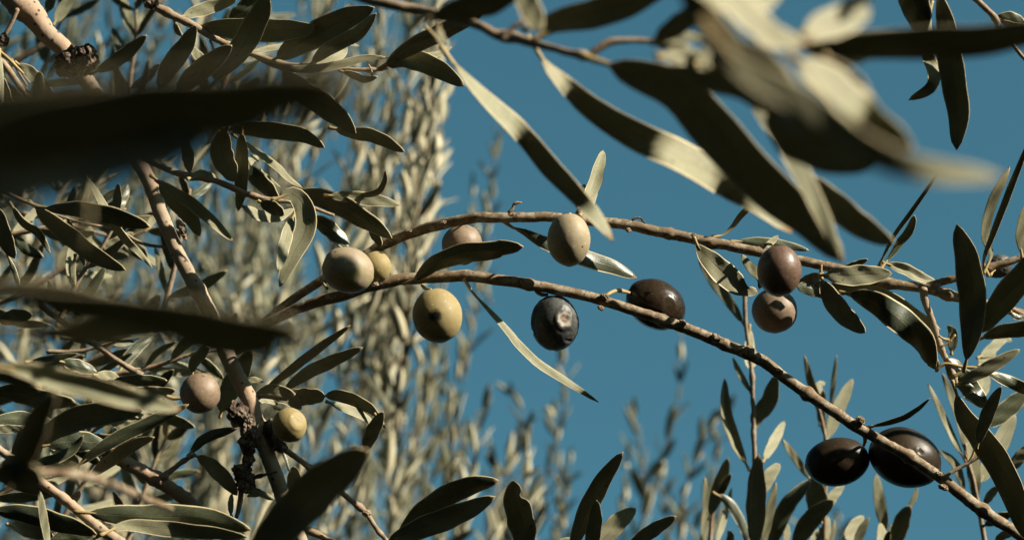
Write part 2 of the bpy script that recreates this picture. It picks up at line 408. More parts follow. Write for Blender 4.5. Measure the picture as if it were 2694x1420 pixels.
for k in range(92):               # visible shoots of the left crown
    y = rg.uniform(-180, 1250); D = rg.uniform(1.8, 2.7)
    x = rg.uniform(-100, edge(y) - 20) if k > 34 else edge(y) - abs(rg.gauss(0, 120)) - 25
    sh.append(rs(x, y, D, rg.uniform(380, 620) * 2.4 / D, rg.uniform(-.05, .34)))
for k in range(240):              # the mass behind them
    y = rg.uniform(-250, 1350); D = rg.uniform(2.6, 4.2)
    x = rg.uniform(-250, edge(y) - 90)
    if y < 600 and rg.random() < .62: continue
    fl.append(rs(x, y, D, rg.uniform(350, 560) * 2.6 / D, rg.uniform(-.15, .35)))
for k in range(150):              # lower left, in deep shade
    y = rg.uniform(350, 1400); D = rg.uniform(2.9, 4.6); x = rg.uniform(-250, 780 + (y - 350) * .25)
    fl.append(rs(x, y, D, rg.uniform(300, 520) * 2.6 / D, rg.uniform(-.6, .6)))
far_tree('dense silvery olive tree, blurred, filling the left half behind the sharp branches', (300, 1400), 3.2, sh, fl, 3, (420, 1750))
sh = []
for q, d in (('1215,1010 1255,800 1280,600 1295,470 1305,370', 3.0), ('1290,800 1262,700 1245,520', 3.2), ('1385,1500 1440,1250 1480,1080 1478,960', 2.9),
             ('1300,1500 1340,1250 1375,1100 1345,1040', 2.8), ('1500,1500 1470,1250 1455,1100', 3.1), ('1650,1560 1700,1330 1750,1180 1785,1040 1795,890', 2.7),
             ('1700,1330 1690,1220 1670,1100', 2.9), ('1790,1500 1800,1300 1860,1140 1885,1100', 2.6), ('1600,1560 1640,1350 1650,1190', 3.0),
             ('1880,1560 1870,1330 1885,1200 1900,1110', 2.7), ('1560,1600 1590,1480 1570,1370', 2.8), ('1755,1600 1760,1450 1740,1260', 3.1),
             ('1420,1600 1400,1430 1410,1300', 2.7), ('1530,1640 1500,1500 1540,1400', 2.6), ('2120,1560 2110,1450 2105,1380', 3.0), ('2210,1560 2215,1450 2205,1370', 3.1),
             ('1330,1560 1320,1350 1290,1180', 2.7), ('1465,1600 1475,1400 1500,1220', 2.9), ('1840,1620 1850,1500 1830,1390', 2.5)):
    kw = dict(sp=.026, L=.05, lw=.0105)
    sh.append(('S' + q, [d + .1, d], kw))
far_tree('sparse olive tree, blurred, its thin shoots standing against the blue sky low down', (1900, 1900), 3.3, sh, None, 8, (1850, 2600))


# added unseen foliage shell around the camera: blocks sky fill, open towards the sun
t = bpy.data.objects.new('olive_tree', None); col.objects.link(t); t.location = (-1.6, -1.2, 0); t['_o'] = (-1.6, -1.2, 0)
t['label'] = 'unseen foliage shell with trunk, added around the viewer to block sky light'; t['category'] = 'tree'
V, F = [], []; tube(V, F, [Vector(q) for q in cr([(-1.6, -1.2, -.1), (-1.5, -1.2, .8), (-1.7, -1.1, 1.7), (-1.5, -1.3, 3)], 24)], [.2 - .005 * i for i in range(25)], 20, .3); link('trunk', V, F, ['trunk'], t)
V, F, mi, uv = [], [], [], []; rb = random.Random(5)
def cc(p): q = p - CAM; return q.dot(AX), q.dot(AU), q.dot(AF)
def in_view(p, m_=1.12):          # inside the picture's pyramid, where no near leaf may stand
    x, y, d = cc(p); return .1 < d < 5 and abs(x) < .212 * d * m_ + .07 and abs(y) < .112 * d * m_ + .07
def needs_sun(p):                 # everything near, and the lit right and upper part of the far crown
    x, y, d = cc(p); return in_view(p) and (d < .95 or x / d > -.085 + .08 * noise.noise(p * 3))
n_ = 0
while n_ < 42000:
    z = rb.uniform(-1, 1); az = rb.uniform(0, 6.283); q = math.sqrt(1 - z * z); r_ = rb.uniform(1.25, 2.9)
    d = Vector((q * math.cos(az), q * math.sin(az), z)); p = CAM + AF * .9 + d * r_
    if p.z < .15 or d.dot(AF) > .72 or noise.noise(p * 1.3) < -.28: continue
    if d.dot(AF) > 0 and in_view(p, 1.9): continue
    if d.dot(SUN) > -.2 and any(needs_sun(p - SUN * (.05 * k)) for k in range(1, 100)): continue      # the gap the low sun shines through
    e = Vector((rb.gauss(0, 1), rb.gauss(0, 1), rb.gauss(.4, 1))).normalized()
    far_leaf(V, F, mi, uv, p, e, (d + e.orthogonal() * rb.uniform(-.8, .8)).normalized(), rb.uniform(.08, .13), rb.uniform(.03, .045), .1, 3); n_ += 1
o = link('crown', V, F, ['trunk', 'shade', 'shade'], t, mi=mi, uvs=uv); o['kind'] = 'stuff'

# ---------------------------------------------------------------- in the plane of focus
BR = 'olive branches and sprigs'
def T(name, label, cat, base, D): return Thing(name, label, cat, base, D, BR)
# thick branch down the left side
t = T('olive_branch', 'thick pale branch running down the left side, with dark crusty galls', 'branch', 'A90,-200', .862)
t.stem('A-120,-420 A60,-60 A230,100 A350,250 A490,390 A800,830 A1080,1290 E1150,130 E1270,430 E1400,700 E1560,990 I1720,50 I1860,330 J60,500 J160,740 J280,1080 J420,1420 J520,1800', [185, 175, 140, 112, 112, 108, 108, 120, 125, 116, 110, 100], [.862, .862, .862, .856, .854, .858], 'pale',
       nodes=((.105, .25, 40), (.55, .22, 18), (.755, .45, 28)), rough=.09)
t.gall('A560,455', 250, 220, .852, .2, .5, seed=1); t.gall('A650,440', 170, 190, .850, 0, .5, seed=2); t.gall('A480,500', 150, 150, .856, 0, .5, seed=3)
t.gall('A150,40', 190, 130, .862, .6, .3, seed=4, m='pale', name='knot')
for i, (p, a, b) in enumerate((('I1770,420', 150, 190), ('I1850,520', 130, 200), ('I1850,640', 130, 150), ('I1850,740', 90, 160), ('I1800,850', 130, 130), ('I1830,930', 130, 150), ('I1880,600', 90, 140))):
    t.gall(p, a, b, .848, .3 - .1 * i, .5, seed=5 + i)
for i, (p, a, b) in enumerate((('J165,530', 90, 150), ('J200,610', 90, 120), ('J240,660', 110, 80))): t.gall(p, a, b, .852, 0, .5, seed=15 + i)
t.gall('E1350,360', 60, 120, .858, .4, .5, seed=21, name='leaf_scar', m='twig'); t.gall('E1375,430', 40, 60, .858, .4, .5, seed=22, name='leaf_scar', m='twig')
t.stem('I1795,960 I1790,1060 I1760,1190', [45, 40, 30], .852, 'twig', 'side_twig')
t.stem('I1840,910 I1900,890 I1980,870 J100,880 J225,850', [28, 26, 22, 12], .848, 'gall', 'side_twig', nodes=((.3, .5, 6), (.6, .6, 6), (.9, .5, 5)))
t.stem('J230,650 J350,730 J530,870 J650,960 J800,1080 J890,1160 J960,1270 J1060,1390', [50, 40, 44, 40, 36, 34], [.857, .87], 'twig', 'side_twig', nodes=((.27, .5, 14), (.68, .55, 12), (.9, .4, 8)))
t.gall('J545,838', 70, 55, .86, 0, .4, seed=31, name='bud', m='twig'); t.gall('J890,1160', 62, 50, .866, 0, .4, seed=32, name='bud', m='twig')
t.stem('J430,1270 J520,1310 J640,1370 J760,1450', [60, 55], .872, 'twig', 'side_twig')
t.stem('E60,40 E-60,-40', [10, 8], .87, 'twig', 'side_twig') if 0 else None
t.leaf('J360,1080 J352,900 J350,805', 105, -.3, D=.868); t.leaf('J0,960 J100,1010 J198,1058', 48, .5, D=.862)
t.leaf('J235,580 J275,720 J320,860', 26, .5, 't', D=.865)

# upper left twig
t = T('olive_branch', 'leafy cream twig across the upper left, ending in a drooping grey leaf', 'branch', 'A1120,20', .845)
t.stem('A1000,-120 A1120,20 A1220,80 A1430,190 A1600,290 A1820,385 B100,420 B220,462 B460,495 B700,515 B970,520 B1060,495', [60, 62, 60, 50, 45, 40, 32, 30, 30, 30], .845, 'twig', nodes=((.16, .3, 14), (.42, .4, 14), (.6, .4, 12), (.7, .4, 8), (.93, .5, 9)))
t.stem('A1010,-110 A800,-500 A700,-1600', [60, 80, 110], .845, 'twig'); t.gall('A1125,15', 130, 95, .84, 0, .45, seed=41)
t.leaf('A1340,130 A1520,70 A1760,0', 95, [.5, .2, -.5], D=.85); t.leaf('A1450,190 A1700,212 B140,226 B350,225 B533,202', 168, -.6, D=.847, e=1.0)
t.leaf('A1590,620 A1800,350 A1930,120 A1990,-60', 170, -.6, D=.838, e=1.1); t.leaf('A1690,165 A1850,60 A1980,-90', 150, -.1, 't', D=.853)
t.leaf('A1180,680 A1250,520 A1380,340 A1452,192', 140, -.7, D=.83); t.leaf('A1300,690 A1450,560 A1600,440 A1722,342', 150, -.8, D=.832)
t.leaf('A700,540 A820,480 A950,390 A1092,263', 100, -.6, D=.815); t.leaf('A1400,340 A1460,400 A1560,490', 60, [.4, .1], D=.85)
t.leaf('A1300,160 A1320,230 A1360,270', 40, -.2, D=.85); t.stem('A1560,300 A1580,350 A1590,395', 18, .845, 'twig', 'side_twig')
t.leaf('B10,392 B230,350 B420,322', 40, .5, D=.852); t.leaf('B185,455 B400,320 B650,180 B850,95 B948,55', 185, -.6, D=.84)
t.leaf('B460,490 B560,400 B680,320 B820,250 B960,100', 110, -.9, 't', D=.85); t.leaf('B-10,385 B150,470 B330,512 B550,508 B750,465 B900,430 B1047,432', 62, [-.4, -.2, .05, .15, .1], D=.836, e=1.3)
t.leaf('B470,490 B600,470 B680,420 B722,370 B725,320', 75, [.8, .6, .9, .2], D=.846, p=.5, wav=.06); t.leaf('B520,352 B640,335 B740,325 B838,346', 32, .6, D=.855)
t.leaf('B1000,500 B1200,365 B1400,265 B1560,190 B1760,100', 125, -.9, 't', D=.842); t.leaf('B1010,505 B1170,435 B1350,480 B1500,560 B1616,642', 145, -.25, D=.838, e=.8)
t.leaf('B1150,440 B1400,408 B1525,350', 42, .6, D=.85); t.leaf('B700,530 B780,555 B880,590 B972,572', 55, -.4, D=.845); t.stem('B905,480 B925,530 B930,570', 14, .842, 'twig', 'side_twig')
t.leaf('B235,500 B400,660 B600,800 B810,992', 165, -.6, D=.838); t.leaf('B630,955 B800,990 B950,1015 B1172,1128', 95, -.5, D=.846)

# mid left twig with the curled leaf
t = T('olive_branch', 'lit twig in the middle left carrying a grey leaf curled over like a hook', 'branch', 'A1100,1205', .838)
t.stem('A980,1120 A1100,1200 A1250,1265 A1400,1308 A1600,1345 E1820,112 F0,112 F150,152 F230,165 F440,205 F645,275', [30, 36, 50, 42, 48, 40, 34, 30, 24], .838, 'twig', nodes=((.3, .4, 14), (.38, .4, 10), (.62, .35, 10), (.72, .5, 9)))
t.leaf('A1400,1330 A1500,1290 A1620,1330', 50, .7, D=.835)
t.leaf('F215,150 F340,118 F430,230 F425,400 F340,560 F240,805', 150, [.2, .0, .1, .15, .05], D=.832, e=.75, wav=.03); t.leaf('F350,270 F320,330 F275,500 F232,690', 85, .8, D=.836)
t.leaf('F300,120 F520,138 F720,220 F900,330 F1078,442', 145, -.7, 't', D=.852, e=.85); t.leaf('F590,125 F800,140 F1000,168 F1133,198', 92, [.0, .1, .25], D=.842)
t.leaf('F800,130 F960,105 F1020,30 B1030,1268', 46, -.8, 't', D=.844); t.leaf('F-60,-120 F40,-30 F130,60 F240,160', 110, -.8, 't', D=.845)
t.leaf('F90,170 F180,215 F275,272', 90, -.9, 't', D=.834); t.leaf('E1790,195 E1870,245 F60,268 F220,285 F350,225', 78, .75, D=.846)
t.leaf('F460,280 F570,345 F680,430 F755,520', 115, [-.8, -.6, .6, .7], 't', D=.848); t.leaf('F910,370 F960,440 F1000,500', 60, -.8, 't', D=.86)
t.leaf('A1745,1010 B60,1125 B220,1240 F290,-10 F412,75', 50, .6, D=.85); t.leaf('A1690,960 A1650,1130 A1745,1348', 160, -.6, D=.832)
t.leaf('A1800,960 E1800,-120 E1795,60 E1775,240', 100, -.4, D=.835); t.leaf('A1865,1310 A1850,1230 A1880,1180 A1925,1200', 52, .8, D=.84, pet=False, p=.5); t.leaf('A1370,1040 A1400,1150 A1412,1285', 85, -.3, D=.83)
t.leaf('B-160,965 B60,962 B300,985 B450,1020 B580,1098', 120, -.4, D=.84); t.leaf('F100,-60 F180,10 F250,70', 20, .5, D=.85)
t.leaf('E1140,-10 E1280,90 E1420,180 E1570,310 E1728,467', 85, [-.2, .1, .3, .7], D=.845); t.leaf('E1170,20 E1300,160 E1420,290 E1492,425', 120, -.5, D=.85)

# sprig of dark leaves at the far left middle
t = T('olive_sprig', 'shaded sprig at the left edge, between the two big black blurs', 'sprig', 'E-60,40', .81)
t.stem('E-260,-160 E-60,40 E100,130 E240,190 E310,215', [50, 40, 30, 24], .81, 'twig')
t.leaf('E300,215 E600,235 E850,285 E1000,330 E1112,362', 128, -.8, 't', D=.805, e=1.1); t.leaf('E235,185 E400,330 E560,460 E720,580 E937,678', 130, -.5, D=.81)
t.leaf('E80,190 E170,330 E280,400 E378,560', 56, [-.8, -.8, -.8, .6], 't', D=.812); t.leaf('E-20,200 E20,400 E112,592', 118, -.5, D=.806)
t.leaf('E60,570 E110,700 E155,850', 36, [.3, -.2], 't', D=.83); t.leaf('E620,-40 E720,110 E870,370 E1010,530 E1135,660', 58, [.8, .8, .7, -.8, -.8, .6, -.4], D=.83)
t.stem('E300,230 E480,290 E680,345 E850,380 E1000,450 E1100,490 E1250,515', [10, 18, 26, 26, 22], .86, 'twig', 'side_twig')
t.leaf('E560,570 E545,680 E560,800', 34, .2, D=.86)
# top left corner sprig
t = T('olive_sprig', 'pale sprig at the upper left edge with a small round gall on its twig', 'sprig', 'A10,420', .85)
t.stem('A-200,240 A-40,420 A30,480 A130,620 A240,750 A330,860', [40, 48, 50, 48, 36], .85, 'twig'); t.stem('A130,70 A90,160 A35,260', [34, 30], .855, 'twig', 'side_twig')
t.gall('A20,300', 95, 100, .852, 0, .4, seed=51); t.stem('A-20,370 A80,460 A175,555', [26, 28, 20], .845, 'petiole', 'side_twig')
t.stem('A80,440 A150,560 A200,640', [22, 18], .847, 'twig', 'side_twig')
t.leaf('A120,470 A220,540 A400,720', 95, .0, D=.86); t.leaf('A265,880 A285,700 A295,530', 92, -.25, 't', D=.835, p=.5); t.leaf('A15,560 A50,750 A135,905', 85, -.5, D=.845)
t.leaf('A-5,380 A10,560 A18,800', 30, .7, D=.84); t.leaf('A240,690 A340,720 A470,830', 110, -.3, D=.85); t.leaf('A70,700 A110,800 A150,890', 28, .5, D=.86); t.leaf('A-60,780 A20,900 A90,980', 110, -.7, 't', D=.83)
t.stem('A390,275 A260,370 A110,460 A20,540', [48, 44], 1.08, 'twig', 'side_twig'); t.leaf('A320,320 A325,270 A335,230', 24, .5, D=1.08)
t.leaf('A400,180 A470,70 A560,-60', 85, [.3, .1], D=1.0); t.leaf('A350,90 A375,20 A390,-50', 70, -.3, D=.98)

# ---------------------------------------------------------------- the two arched twigs and their olives
t = T('olive_branch', 'upper one of the two arched brown twigs, forking at its right end among leaves', 'branch', 'F120,1080', .85)
t.stem('F20,1180 F150,1050 F340,900 F560,752 F760,640 F880,568 F1040,480 F1250,395 F1460,335 F1700,290 G0,290 G140,287 G400,287 G700,312 G1000,348 G1300,410 G1500,452 G1700,492 G1950,540 H300,608 H600,672 H900,768 H1230,815 H1510,888 H1800,960 H2200,1080', [60, 66, 72, 76, 80, 78, 74, 78, 80, 78, 74, 72, 76, 74, 70, 66], [.872, .866, .85, .85, .848, .845, .845], 'brown', nodes=((.43, .25, 10), (.535, .2, 9), (.585, .3, 12), (.66, .2, 10), (.8, .25, 12), (.87, .35, 14)), rough=.08)
t.stem('H2150,1065 H2900,1290 H4200,1800', [66, 84, 110], .845, 'brown'); t.stem('H2260,485 H2900,300 H3800,180', [58, 60, 66], .845, 'brown', 'side_twig')
t.stem('H1225,820 H1300,790 H1480,738 H1700,672 H1980,580 H2300,470', [60, 58, 56, 52, 60], .845, 'brown', 'side_twig', nodes=((.45, .4, 12),))
t.stem('H1225,815 H1240,900 H1290,1030 H1330,1170 H1370,1290 M1410,40 M1450,130 M1480,210', [60, 52, 44, 46, 40, 34], .843, 'twig', 'side_twig', nodes=((.4, .4, 10), (.6, .5, 9), (.9, .7, 12)))
t.gall('G130,265', 50, 26, .846, .2, .4, seed=61, name='bud', m='twig'); t.stem('G105,250 G135,222 G150,190 G175,180 G205,183', [26, 20, 26, 12], .846, 'twig', 'bud', nodes=((.25, .4, 5),))
t.stem('G1028,312 G1050,292 G1090,290 G1105,315 G1125,325', [20, 16, 14, 16], .846, 'gall', 'bud')
t.leaf('G95,335 G150,370 G220,395 G400,488 G680,590 G900,662 G1062,737', 118, [-.6, -.3, .6, .6, .4, .7], 't', D=.852, e=1.25, wav=.01)
t.leaf('G612,262 G640,210 G700,130 G750,0 C770,1250 C812,1118', 92, [.8, .9, .5, .9], D=.846, p=.55, curl=.5, wav=.04); t.leaf('G625,240 G640,150 G672,42', 62, .9, D=.85, p=.5); t.leaf('G640,270 G720,180 G765,100', 44, .7, D=.842)
t.leaf('G1640,432 G1700,420 G1770,360 G1850,260 G2031,76', 46, [.3, -.3, -.6], D=.85, e=1.4); t.leaf('G1495,455 G1530,520 G1650,650 G1800,780 H0,850', 165, [.1, .05, .15, .3], D=.838, e=1.1, p=.6, nick=(.86, .12, 1, .75), label='chewed leaf with a torn edge')
t.leaf('H10,820 H20,740 G1900,650 G1840,565', 70, [.5, .2, .4], D=.836, pet=False); t.leaf('G1780,468 H0,470 H150,485 H382,532', 70, .15, 't', D=.862)
t.leaf('H40,510 H90,480 H150,425', 46, .5, D=.836); t.leaf('H620,668 H720,640 H818,598', 48, -.2, 't', D=.855)
t.leaf('H475,715 H650,722 H850,712 H997,704', 142, [-.1, .05, .1], D=.835, p=.6); t.leaf('H480,710 H400,745 H285,795', 80, -.3, D=.846); t.leaf('H480,730 H560,800 H620,850 H450,815 H290,800', 20, .2, D=.85) if 0 else None
t.leaf('H625,852 H450,820 H288,800', 118, [.5, .3, .5], 't', D=.85); t.leaf('H470,735 H540,880 H650,1020 H802,1145', 142, -.2, D=.838)
t.leaf('H495,725 H700,820 H930,880 H1150,1010 H1355,1125', 130, -.35, D=.85); t.leaf('H635,848 H800,890 H1000,1000 H1150,1130 H1230,1230 H1325,1400', 190, [-.8, -.8, .3, -.8, -.8], 't', D=.838, e=1.0)
t.leaf('H940,628 H1100,675 H1210,735 H1325,768', 80, [.1, .5], D=.85, fold=.5); t.leaf('H890,665 H1010,430 H1150,235 H1310,0 D1357,1228', 32, -.7, 't', D=.846)
t.leaf('H925,655 H1010,545 H1060,470 H1130,380 H1168,272', 62, [.4, .1, -.3, -.8], 't', D=.844, e=1.6, p=.5)
t.stem('H470,640 H465,700 H480,745', [18, 24, 20], .842, 'petiole', 'side_twig')
t.leaf('H1700,690 H1680,600 H1760,380 H1850,150 D1990,1120 D2050,1000', 50, -.7, 't', D=.842); t.leaf('H1690,680 H1735,560 H1690,430 H1735,200 H1830,0 D1873,1240', 72, [.3, .1, .0, .15], D=.838, e=1.2)
t.leaf('H1965,580 H1950,430 H1990,250 H2050,100', 70, .1, D=.838); t.leaf('H1540,1400 H1590,1150 H1600,850 H1560,600 H1478,342', 195, -.6, D=.82, e=1.05, p=.6)
t.leaf('H1640,1180 H1780,960 H1980,720 H2250,430', 190, -.6, D=.82); t.leaf('H1640,1195 H1800,1140 H1980,1118 H2300,1090', 110, [-.8, -.7, -.2], 't', D=.83)
t.leaf('H1290,1195 H1370,1190 H1440,1195', 18, .5, D=.842); t.stem('H1345,1165 H1390,1195 H1440,1205', 18, .84, 'petiole', 'side_twig'); t.stem('H1360,1250 H1420,1210 H1470,1160', 18, .84, 'petiole', 'side_twig')
t.stem('H1830,1005 H1890,975 H1940,1000 H2050,1040', [26, 40, 40], .84, 'twig', 'side_twig'); t.leaf('H1880,990 H1930,1030 H2000,1020', 40, .5, 't', D=.838)
t.leaf('H1440,1300 H1450,1150 H1410,1090', 70, -.1, D=.9)
t.leaf('M1480,205 M1700,85 M1950,-60', 95, [-.2, -.1, .1], D=.835); t.leaf('M1400,-10 M1500,130 M1600,250 M1700,370', 150, [.5, .8, -.7, .8, -.8], 't', D=.845, p=.5)
t.leaf('M1460,215 M1540,440 M1680,620 M1850,900 M2020,1360', 185, -.6, D=.835, e=1.0); t.leaf('M1630,660 M1690,470 M1750,330 M1812,213', 95, -.5, D=.83)
t.leaf('M1690,105 M1830,160 M2000,240 M2150,330', 85, [.7, .4, -.8, -.8], 't', D=.84); t.leaf('M1330,95 M1290,20 M1200,-60', 90, -.8, 't', D=.843)
t.stem('M1330,95 M1390,50 M1520,68 M1640,80 M1700,100', [26, 24, 24, 20], .84, 'petiole', 'side_twig'); t.stem('M1450,145 M1520,95 M1560,0', [30, 26, 22], .838, 'petiole', 'side_twig')
t.leaf('M1480,200 M1540,190 M1610,225', 30, .4, 't', D=.835)

t = T('olive_branch', 'lower one of the two arched brown twigs, sloping down to the bottom right corner', 'branch', 'F120,1090', .845)
t.stem('F-60,1180 F180,1060 F400,955 F700,870 F950,790 F1200,745 F1500,728 F1700,728 G0,748 G250,785 G500,832 G800,905 G1100,1000 G1400,1105 G1700,1225 M20,20 M200,150 M450,325 M700,495 M900,612 M1100,725 M1350,885 M1600,1085 M1980,1340 M2300,1540', [70, 80, 86, 88, 86, 84, 80, 78, 80, 84, 88, 84, 84, 80, 84, 92, 86, 88], [.862, .85, .845, .845, .845, .845, .845], 'brown', nodes=((.26, .15, 10), (.33, .22, 12), (.48, .25, 12), (.555, .2, 9), (.66, .45, 12), (.79, .4, 12), (.89, .3, 12)), rough=.08)
t.stem('M2250,1508 M3100,2080 M4400,3100', [88, 110, 140], .845, 'brown'); t.gall('G1880,1290', 110, 90, .842, .4, .35, seed=71, name='knot', m='brown')
t.leaf('F1195,770 F1260,742 F1400,630 F1600,560 F1850,535 G40,520 G218,505', 140, -.42, 't', D=.848, e=1.05, p=.5); t.leaf('F1640,785 F1700,870 F1980,1180 G150,1200 K300,20 K450,120 K620,232 K782,327', 56, [.3, .5, .6, .6, .6, .6, -.9], 'u', D=.836, e=1.2, p=.6)
t.leaf('M820,520 M1050,462 M1180,390 M1282,303', 40, -.6, 't', D=.845); t.stem('M1370,900 M1480,830 M1560,785 M1690,715', [34, 28, 30, 36], .842, 'twig', 'side_twig', nodes=((.95, .3, 5),)); t.stem('M1560,785 M1600,720 M1625,630', [20, 18], .842, 'petiole', 'side_twig')

for i, (p, a, b) in enumerate((('G1000,384', 40, 34), ('G1490,425', 60, 34), ('G820,878', 70, 44), ('G795,962', 50, 34), ('G1405,1070', 60, 40), ('G1655,1178', 80, 40), ('G250,775', 44, 30), ('M150,100', 90, 40), ('M760,470', 70, 70), ('M1380,965', 80, 44), ('M1350,870', 60, 40), ('F1200,390', 60, 30), ('F1460,325', 50, 26), ('F950,790', 60, 40))):
    t.gall(p, a, b, .843, -.4 if p[0] in 'GM' else .3, .4, name='leaf_scar', m='brown' if i % 3 else 'twig', seed=90 + i)
oc = dict(
 green=olive_mat('olive_skin_green', (.24, .21, .09), (.28, .215, .145), (.19, .165, .06), .55, 75, .3, .14, .47, .55),
 green2=olive_mat('olive_skin_yellow_green', (.30, .24, .105), (.26, .20, .08), (.30, .22, .14), .6, 60, .25, .1),
 tan=olive_mat('olive_skin_dull_rose', (.31, .25, .15), (.27, .215, .125), (.27, .22, .10), .6, 40),
 rose=olive_mat('olive_skin_rose_brown', (.14, .09, .055), (.20, .135, .082), (.11, .068, .042), .55, 40),
 brown=olive_mat('olive_skin_purple_brown', (.08, .047, .032), (.12, .07, .046), (.075, .042, .034), .4, 50, .4, .12),
 dark=olive_mat('olive_skin_black', (.007, .005, .004), (.026, .016, .008), (.008, .006, .006), .24, 45, .4, .03),
 dark2=olive_mat('olive_skin_black_brown', (.007, .005, .004), (.045, .028, .012), (.01, .007, .006), .42, 40, .22, .02, .42, .75),
 bruised=olive_mat('olive_skin_bruised', (.29, .235, .105), (.26, .20, .085), (.29, .22, .14), .6, 60, .25, .1, scar=(-.0004, 0, .0092, .0024, (.012, .01, .007), (.11, .09, .03))),
 bloom=olive_mat('olive_skin_grey_bloom', (.018, .021, .023), (.06, .064, .06), (.06, .027, .02), .5, 90, .35, .1, scar=(.0036, .0014, .0078, .0026, (.15, .10, .07), (.30, .27, .22))))
olive('green olive blushed pale purple, in front of both arched twigs', 'F745,678', 172, 197, .830, oc['green'], 70, ('F600,820 F560,760 F620,730', [20, 16], [.85, .836]), wrinkle=.03)
olive('small green olive tucked behind the larger green one', 'F958,652', 114, 118, .846, oc['green2'], 20)
olive('brown olive behind the upper twig, half covered by a dark leaf', 'F1600,485', 152, 150, .870, oc['rose'], 10, ('F1640,300 F1610,330 F1600,350', [18, 14], [.852, .868]))
olive('dull rose olive hanging at the top of the upper arch', 'G556,448', 162, 198, .834, oc['tan'], 0, ('G585,285 G570,265 G556,262', [26, 20], [.85, .836]))
olive('yellow green olive with a dark bruise under the lower twig', 'F1415,1012', 186, 204, .834, oc['bruised'], 12, ('F1300,790 F1325,815 F1370,825', [26, 24, 20], [.845, .836]))
olive('blue grey shrivelled olive with a pale round dent', 'G450,1066', 180, 210, .847, oc['bloom'], 4, ('G310,835 G350,860 G400,862', [30, 30, 22], [.845, .847]), dent=((.42, .14, .34, .10), (.5, .45, .22, .05)), wrinkle=.1)
olive('glossy black olive behind the lower twig with bright highlights', 'G1196,931', 182, 232, .864, oc['dark'], 62, ('G828,870 G880,842 G930,830 G1010,850', [22, 28, 32, 22], [.847, .86]), dent=((.5, -.05, .3, .04),), wrinkle=.035)
olive('purple brown olive, upper one of the touching pair', 'H160,680', 164, 192, .828, oc['brown'], -2, ('H20,500 H60,485 H110,490', [24, 20], [.845, .83]))
olive('rose brown olive, lower one of the touching pair', 'H124,976', 170, 168, .852, oc['rose'], 0)
olive('black oval olive, left one of the two at the lower right', 'M598,774', 180, 240, .872, oc['dark2'], -80, ('M780,560 M800,600 M790,650', [40, 34, 24], [.847, .868]))
olive('large black olive with brown lit end, behind the lower twig', 'M1088,741', 217, 278, .868, oc['dark2'], 68, dent=((.4, .2, .1, .06),))
olive('rose brown olive beside the thick pale branch at the lower left', 'I1485,263', 152, 150, .822, oc['rose'], 70, ('I1240,290 I1300,305 I1350,300', [34, 28], .83))
olive('yellow green olive with a split rim right of the gall', 'J314,498', 128, 130, .824, oc['green2'], 25, ('J200,370 J230,380 J280,400', [26, 20], .828), dent=((.62, .3, .5, .07),))
olive('small dark blue grey shrivelled olive near the right edge', 'H1795,650', 88, 100, .875, oc['bloom'], -60, ('H1730,720 H1745,690 H1760,680', [24, 20], [.85, .87]), wrinkle=.3)

# leaves around the lower left olive group
t = T('olive_sprig', 'sprig below the fork, its leaves fanning above the yellow green olive', 'sprig', 'J20,300', .862)
t.stem('J-100,420 J-20,330 J60,290 J200,300 J300,310', [40, 40, 34, 26], .866, 'twig')
t.leaf('J100,268 J300,112 F520,1270 F660,1170 F772,1088', 66, -.3, D=.875); t.leaf('J255,255 J450,115 J650,20 F862,1255', 95, -.3, D=.88)
t.leaf('J20,310 J180,258 J310,300 J405,385', 120, [.1, .0, -.1], D=.87); t.leaf('J280,300 J450,290 J580,290', 122, -.3, D=.872, p=.35, e=.8); t.leaf('J560,285 J700,285 J880,360 J990,440', 92, -.4, D=.875, e=.8)
t.leaf('J600,330 J780,400 J880,450 J945,500', 62, .8, D=.866); t.leaf('J875,705 J930,560 J1012,403', 100, -.6, D=.845); t.leaf('J950,420 J1000,480 J1030,530', 26, .6, D=.86)
t.leaf('J60,350 J130,320 J230,350', 34, .8, D=.866); t.leaf('I1430,120 I1450,30 E1560,1250', 80, -.6, D=.89); t.leaf('I1640,430 I1680,300 I1780,120 I1870,-60', 150, -.3, D=.905); t.leaf('I1800,200 I1880,165 I1965,182', 40, .2, D=.87)

# lower left: several sprigs crossing
t = T('olive_branch', 'rough tan branch low on the left, with a forked side twig holding two leaves', 'branch', 'I780,690', .86)
t.stem('I560,560 I700,640 I900,760 I1100,870 I1300,990 I1470,1130 I1650,1300 I1900,1500', [95, 100, 104, 104, 98, 92, 90], .86, 'pale', nodes=((.42, .2, 14),), rough=.14)
t.gall('I810,720', 60, 60, .852, 0, .4, seed=81, name='knot', m='brown')
t.stem('I1205,905 I1260,850 I1380,760 I1450,722', [56, 40, 34, 26], .852, 'twig', 'side_twig', nodes=((.1, .3, 8), (.7, .4, 8)))
t.leaf('I1405,725 I1500,620 I1600,570 I1760,530', 75, [-.1, .3, -.2], 't', D=.85); t.leaf('I1450,725 I1560,790 I1690,920 I1765,1025', 112, -.25, D=.85); t.leaf('I1860,975 I1930,1005 J0,1030', 44, .6, D=.858)
t.leaf('I1720,1175 I1715,1100 I1725,1010', 40, .7, D=.86)
t = T('olive_branch', 'slender lit twig slanting down from the black blur towards the lower left olive', 'branch', 'E430,1040', .85)
t.stem('E300,940 E430,1040 E600,1155 E800,1295 I850,0 I990,95 I1065,130', [44, 44, 50, 50, 44, 60], .85, 'pale', nodes=((.45, .25, 10), (.95, .5, 8)))
t.leaf('E200,1365 E400,1335 E580,1300', 50, [.2, .0], 't', D=.84); t.leaf('I100,50 I300,22 I540,-25', 52, .1, 't', D=.84) if 0 else None
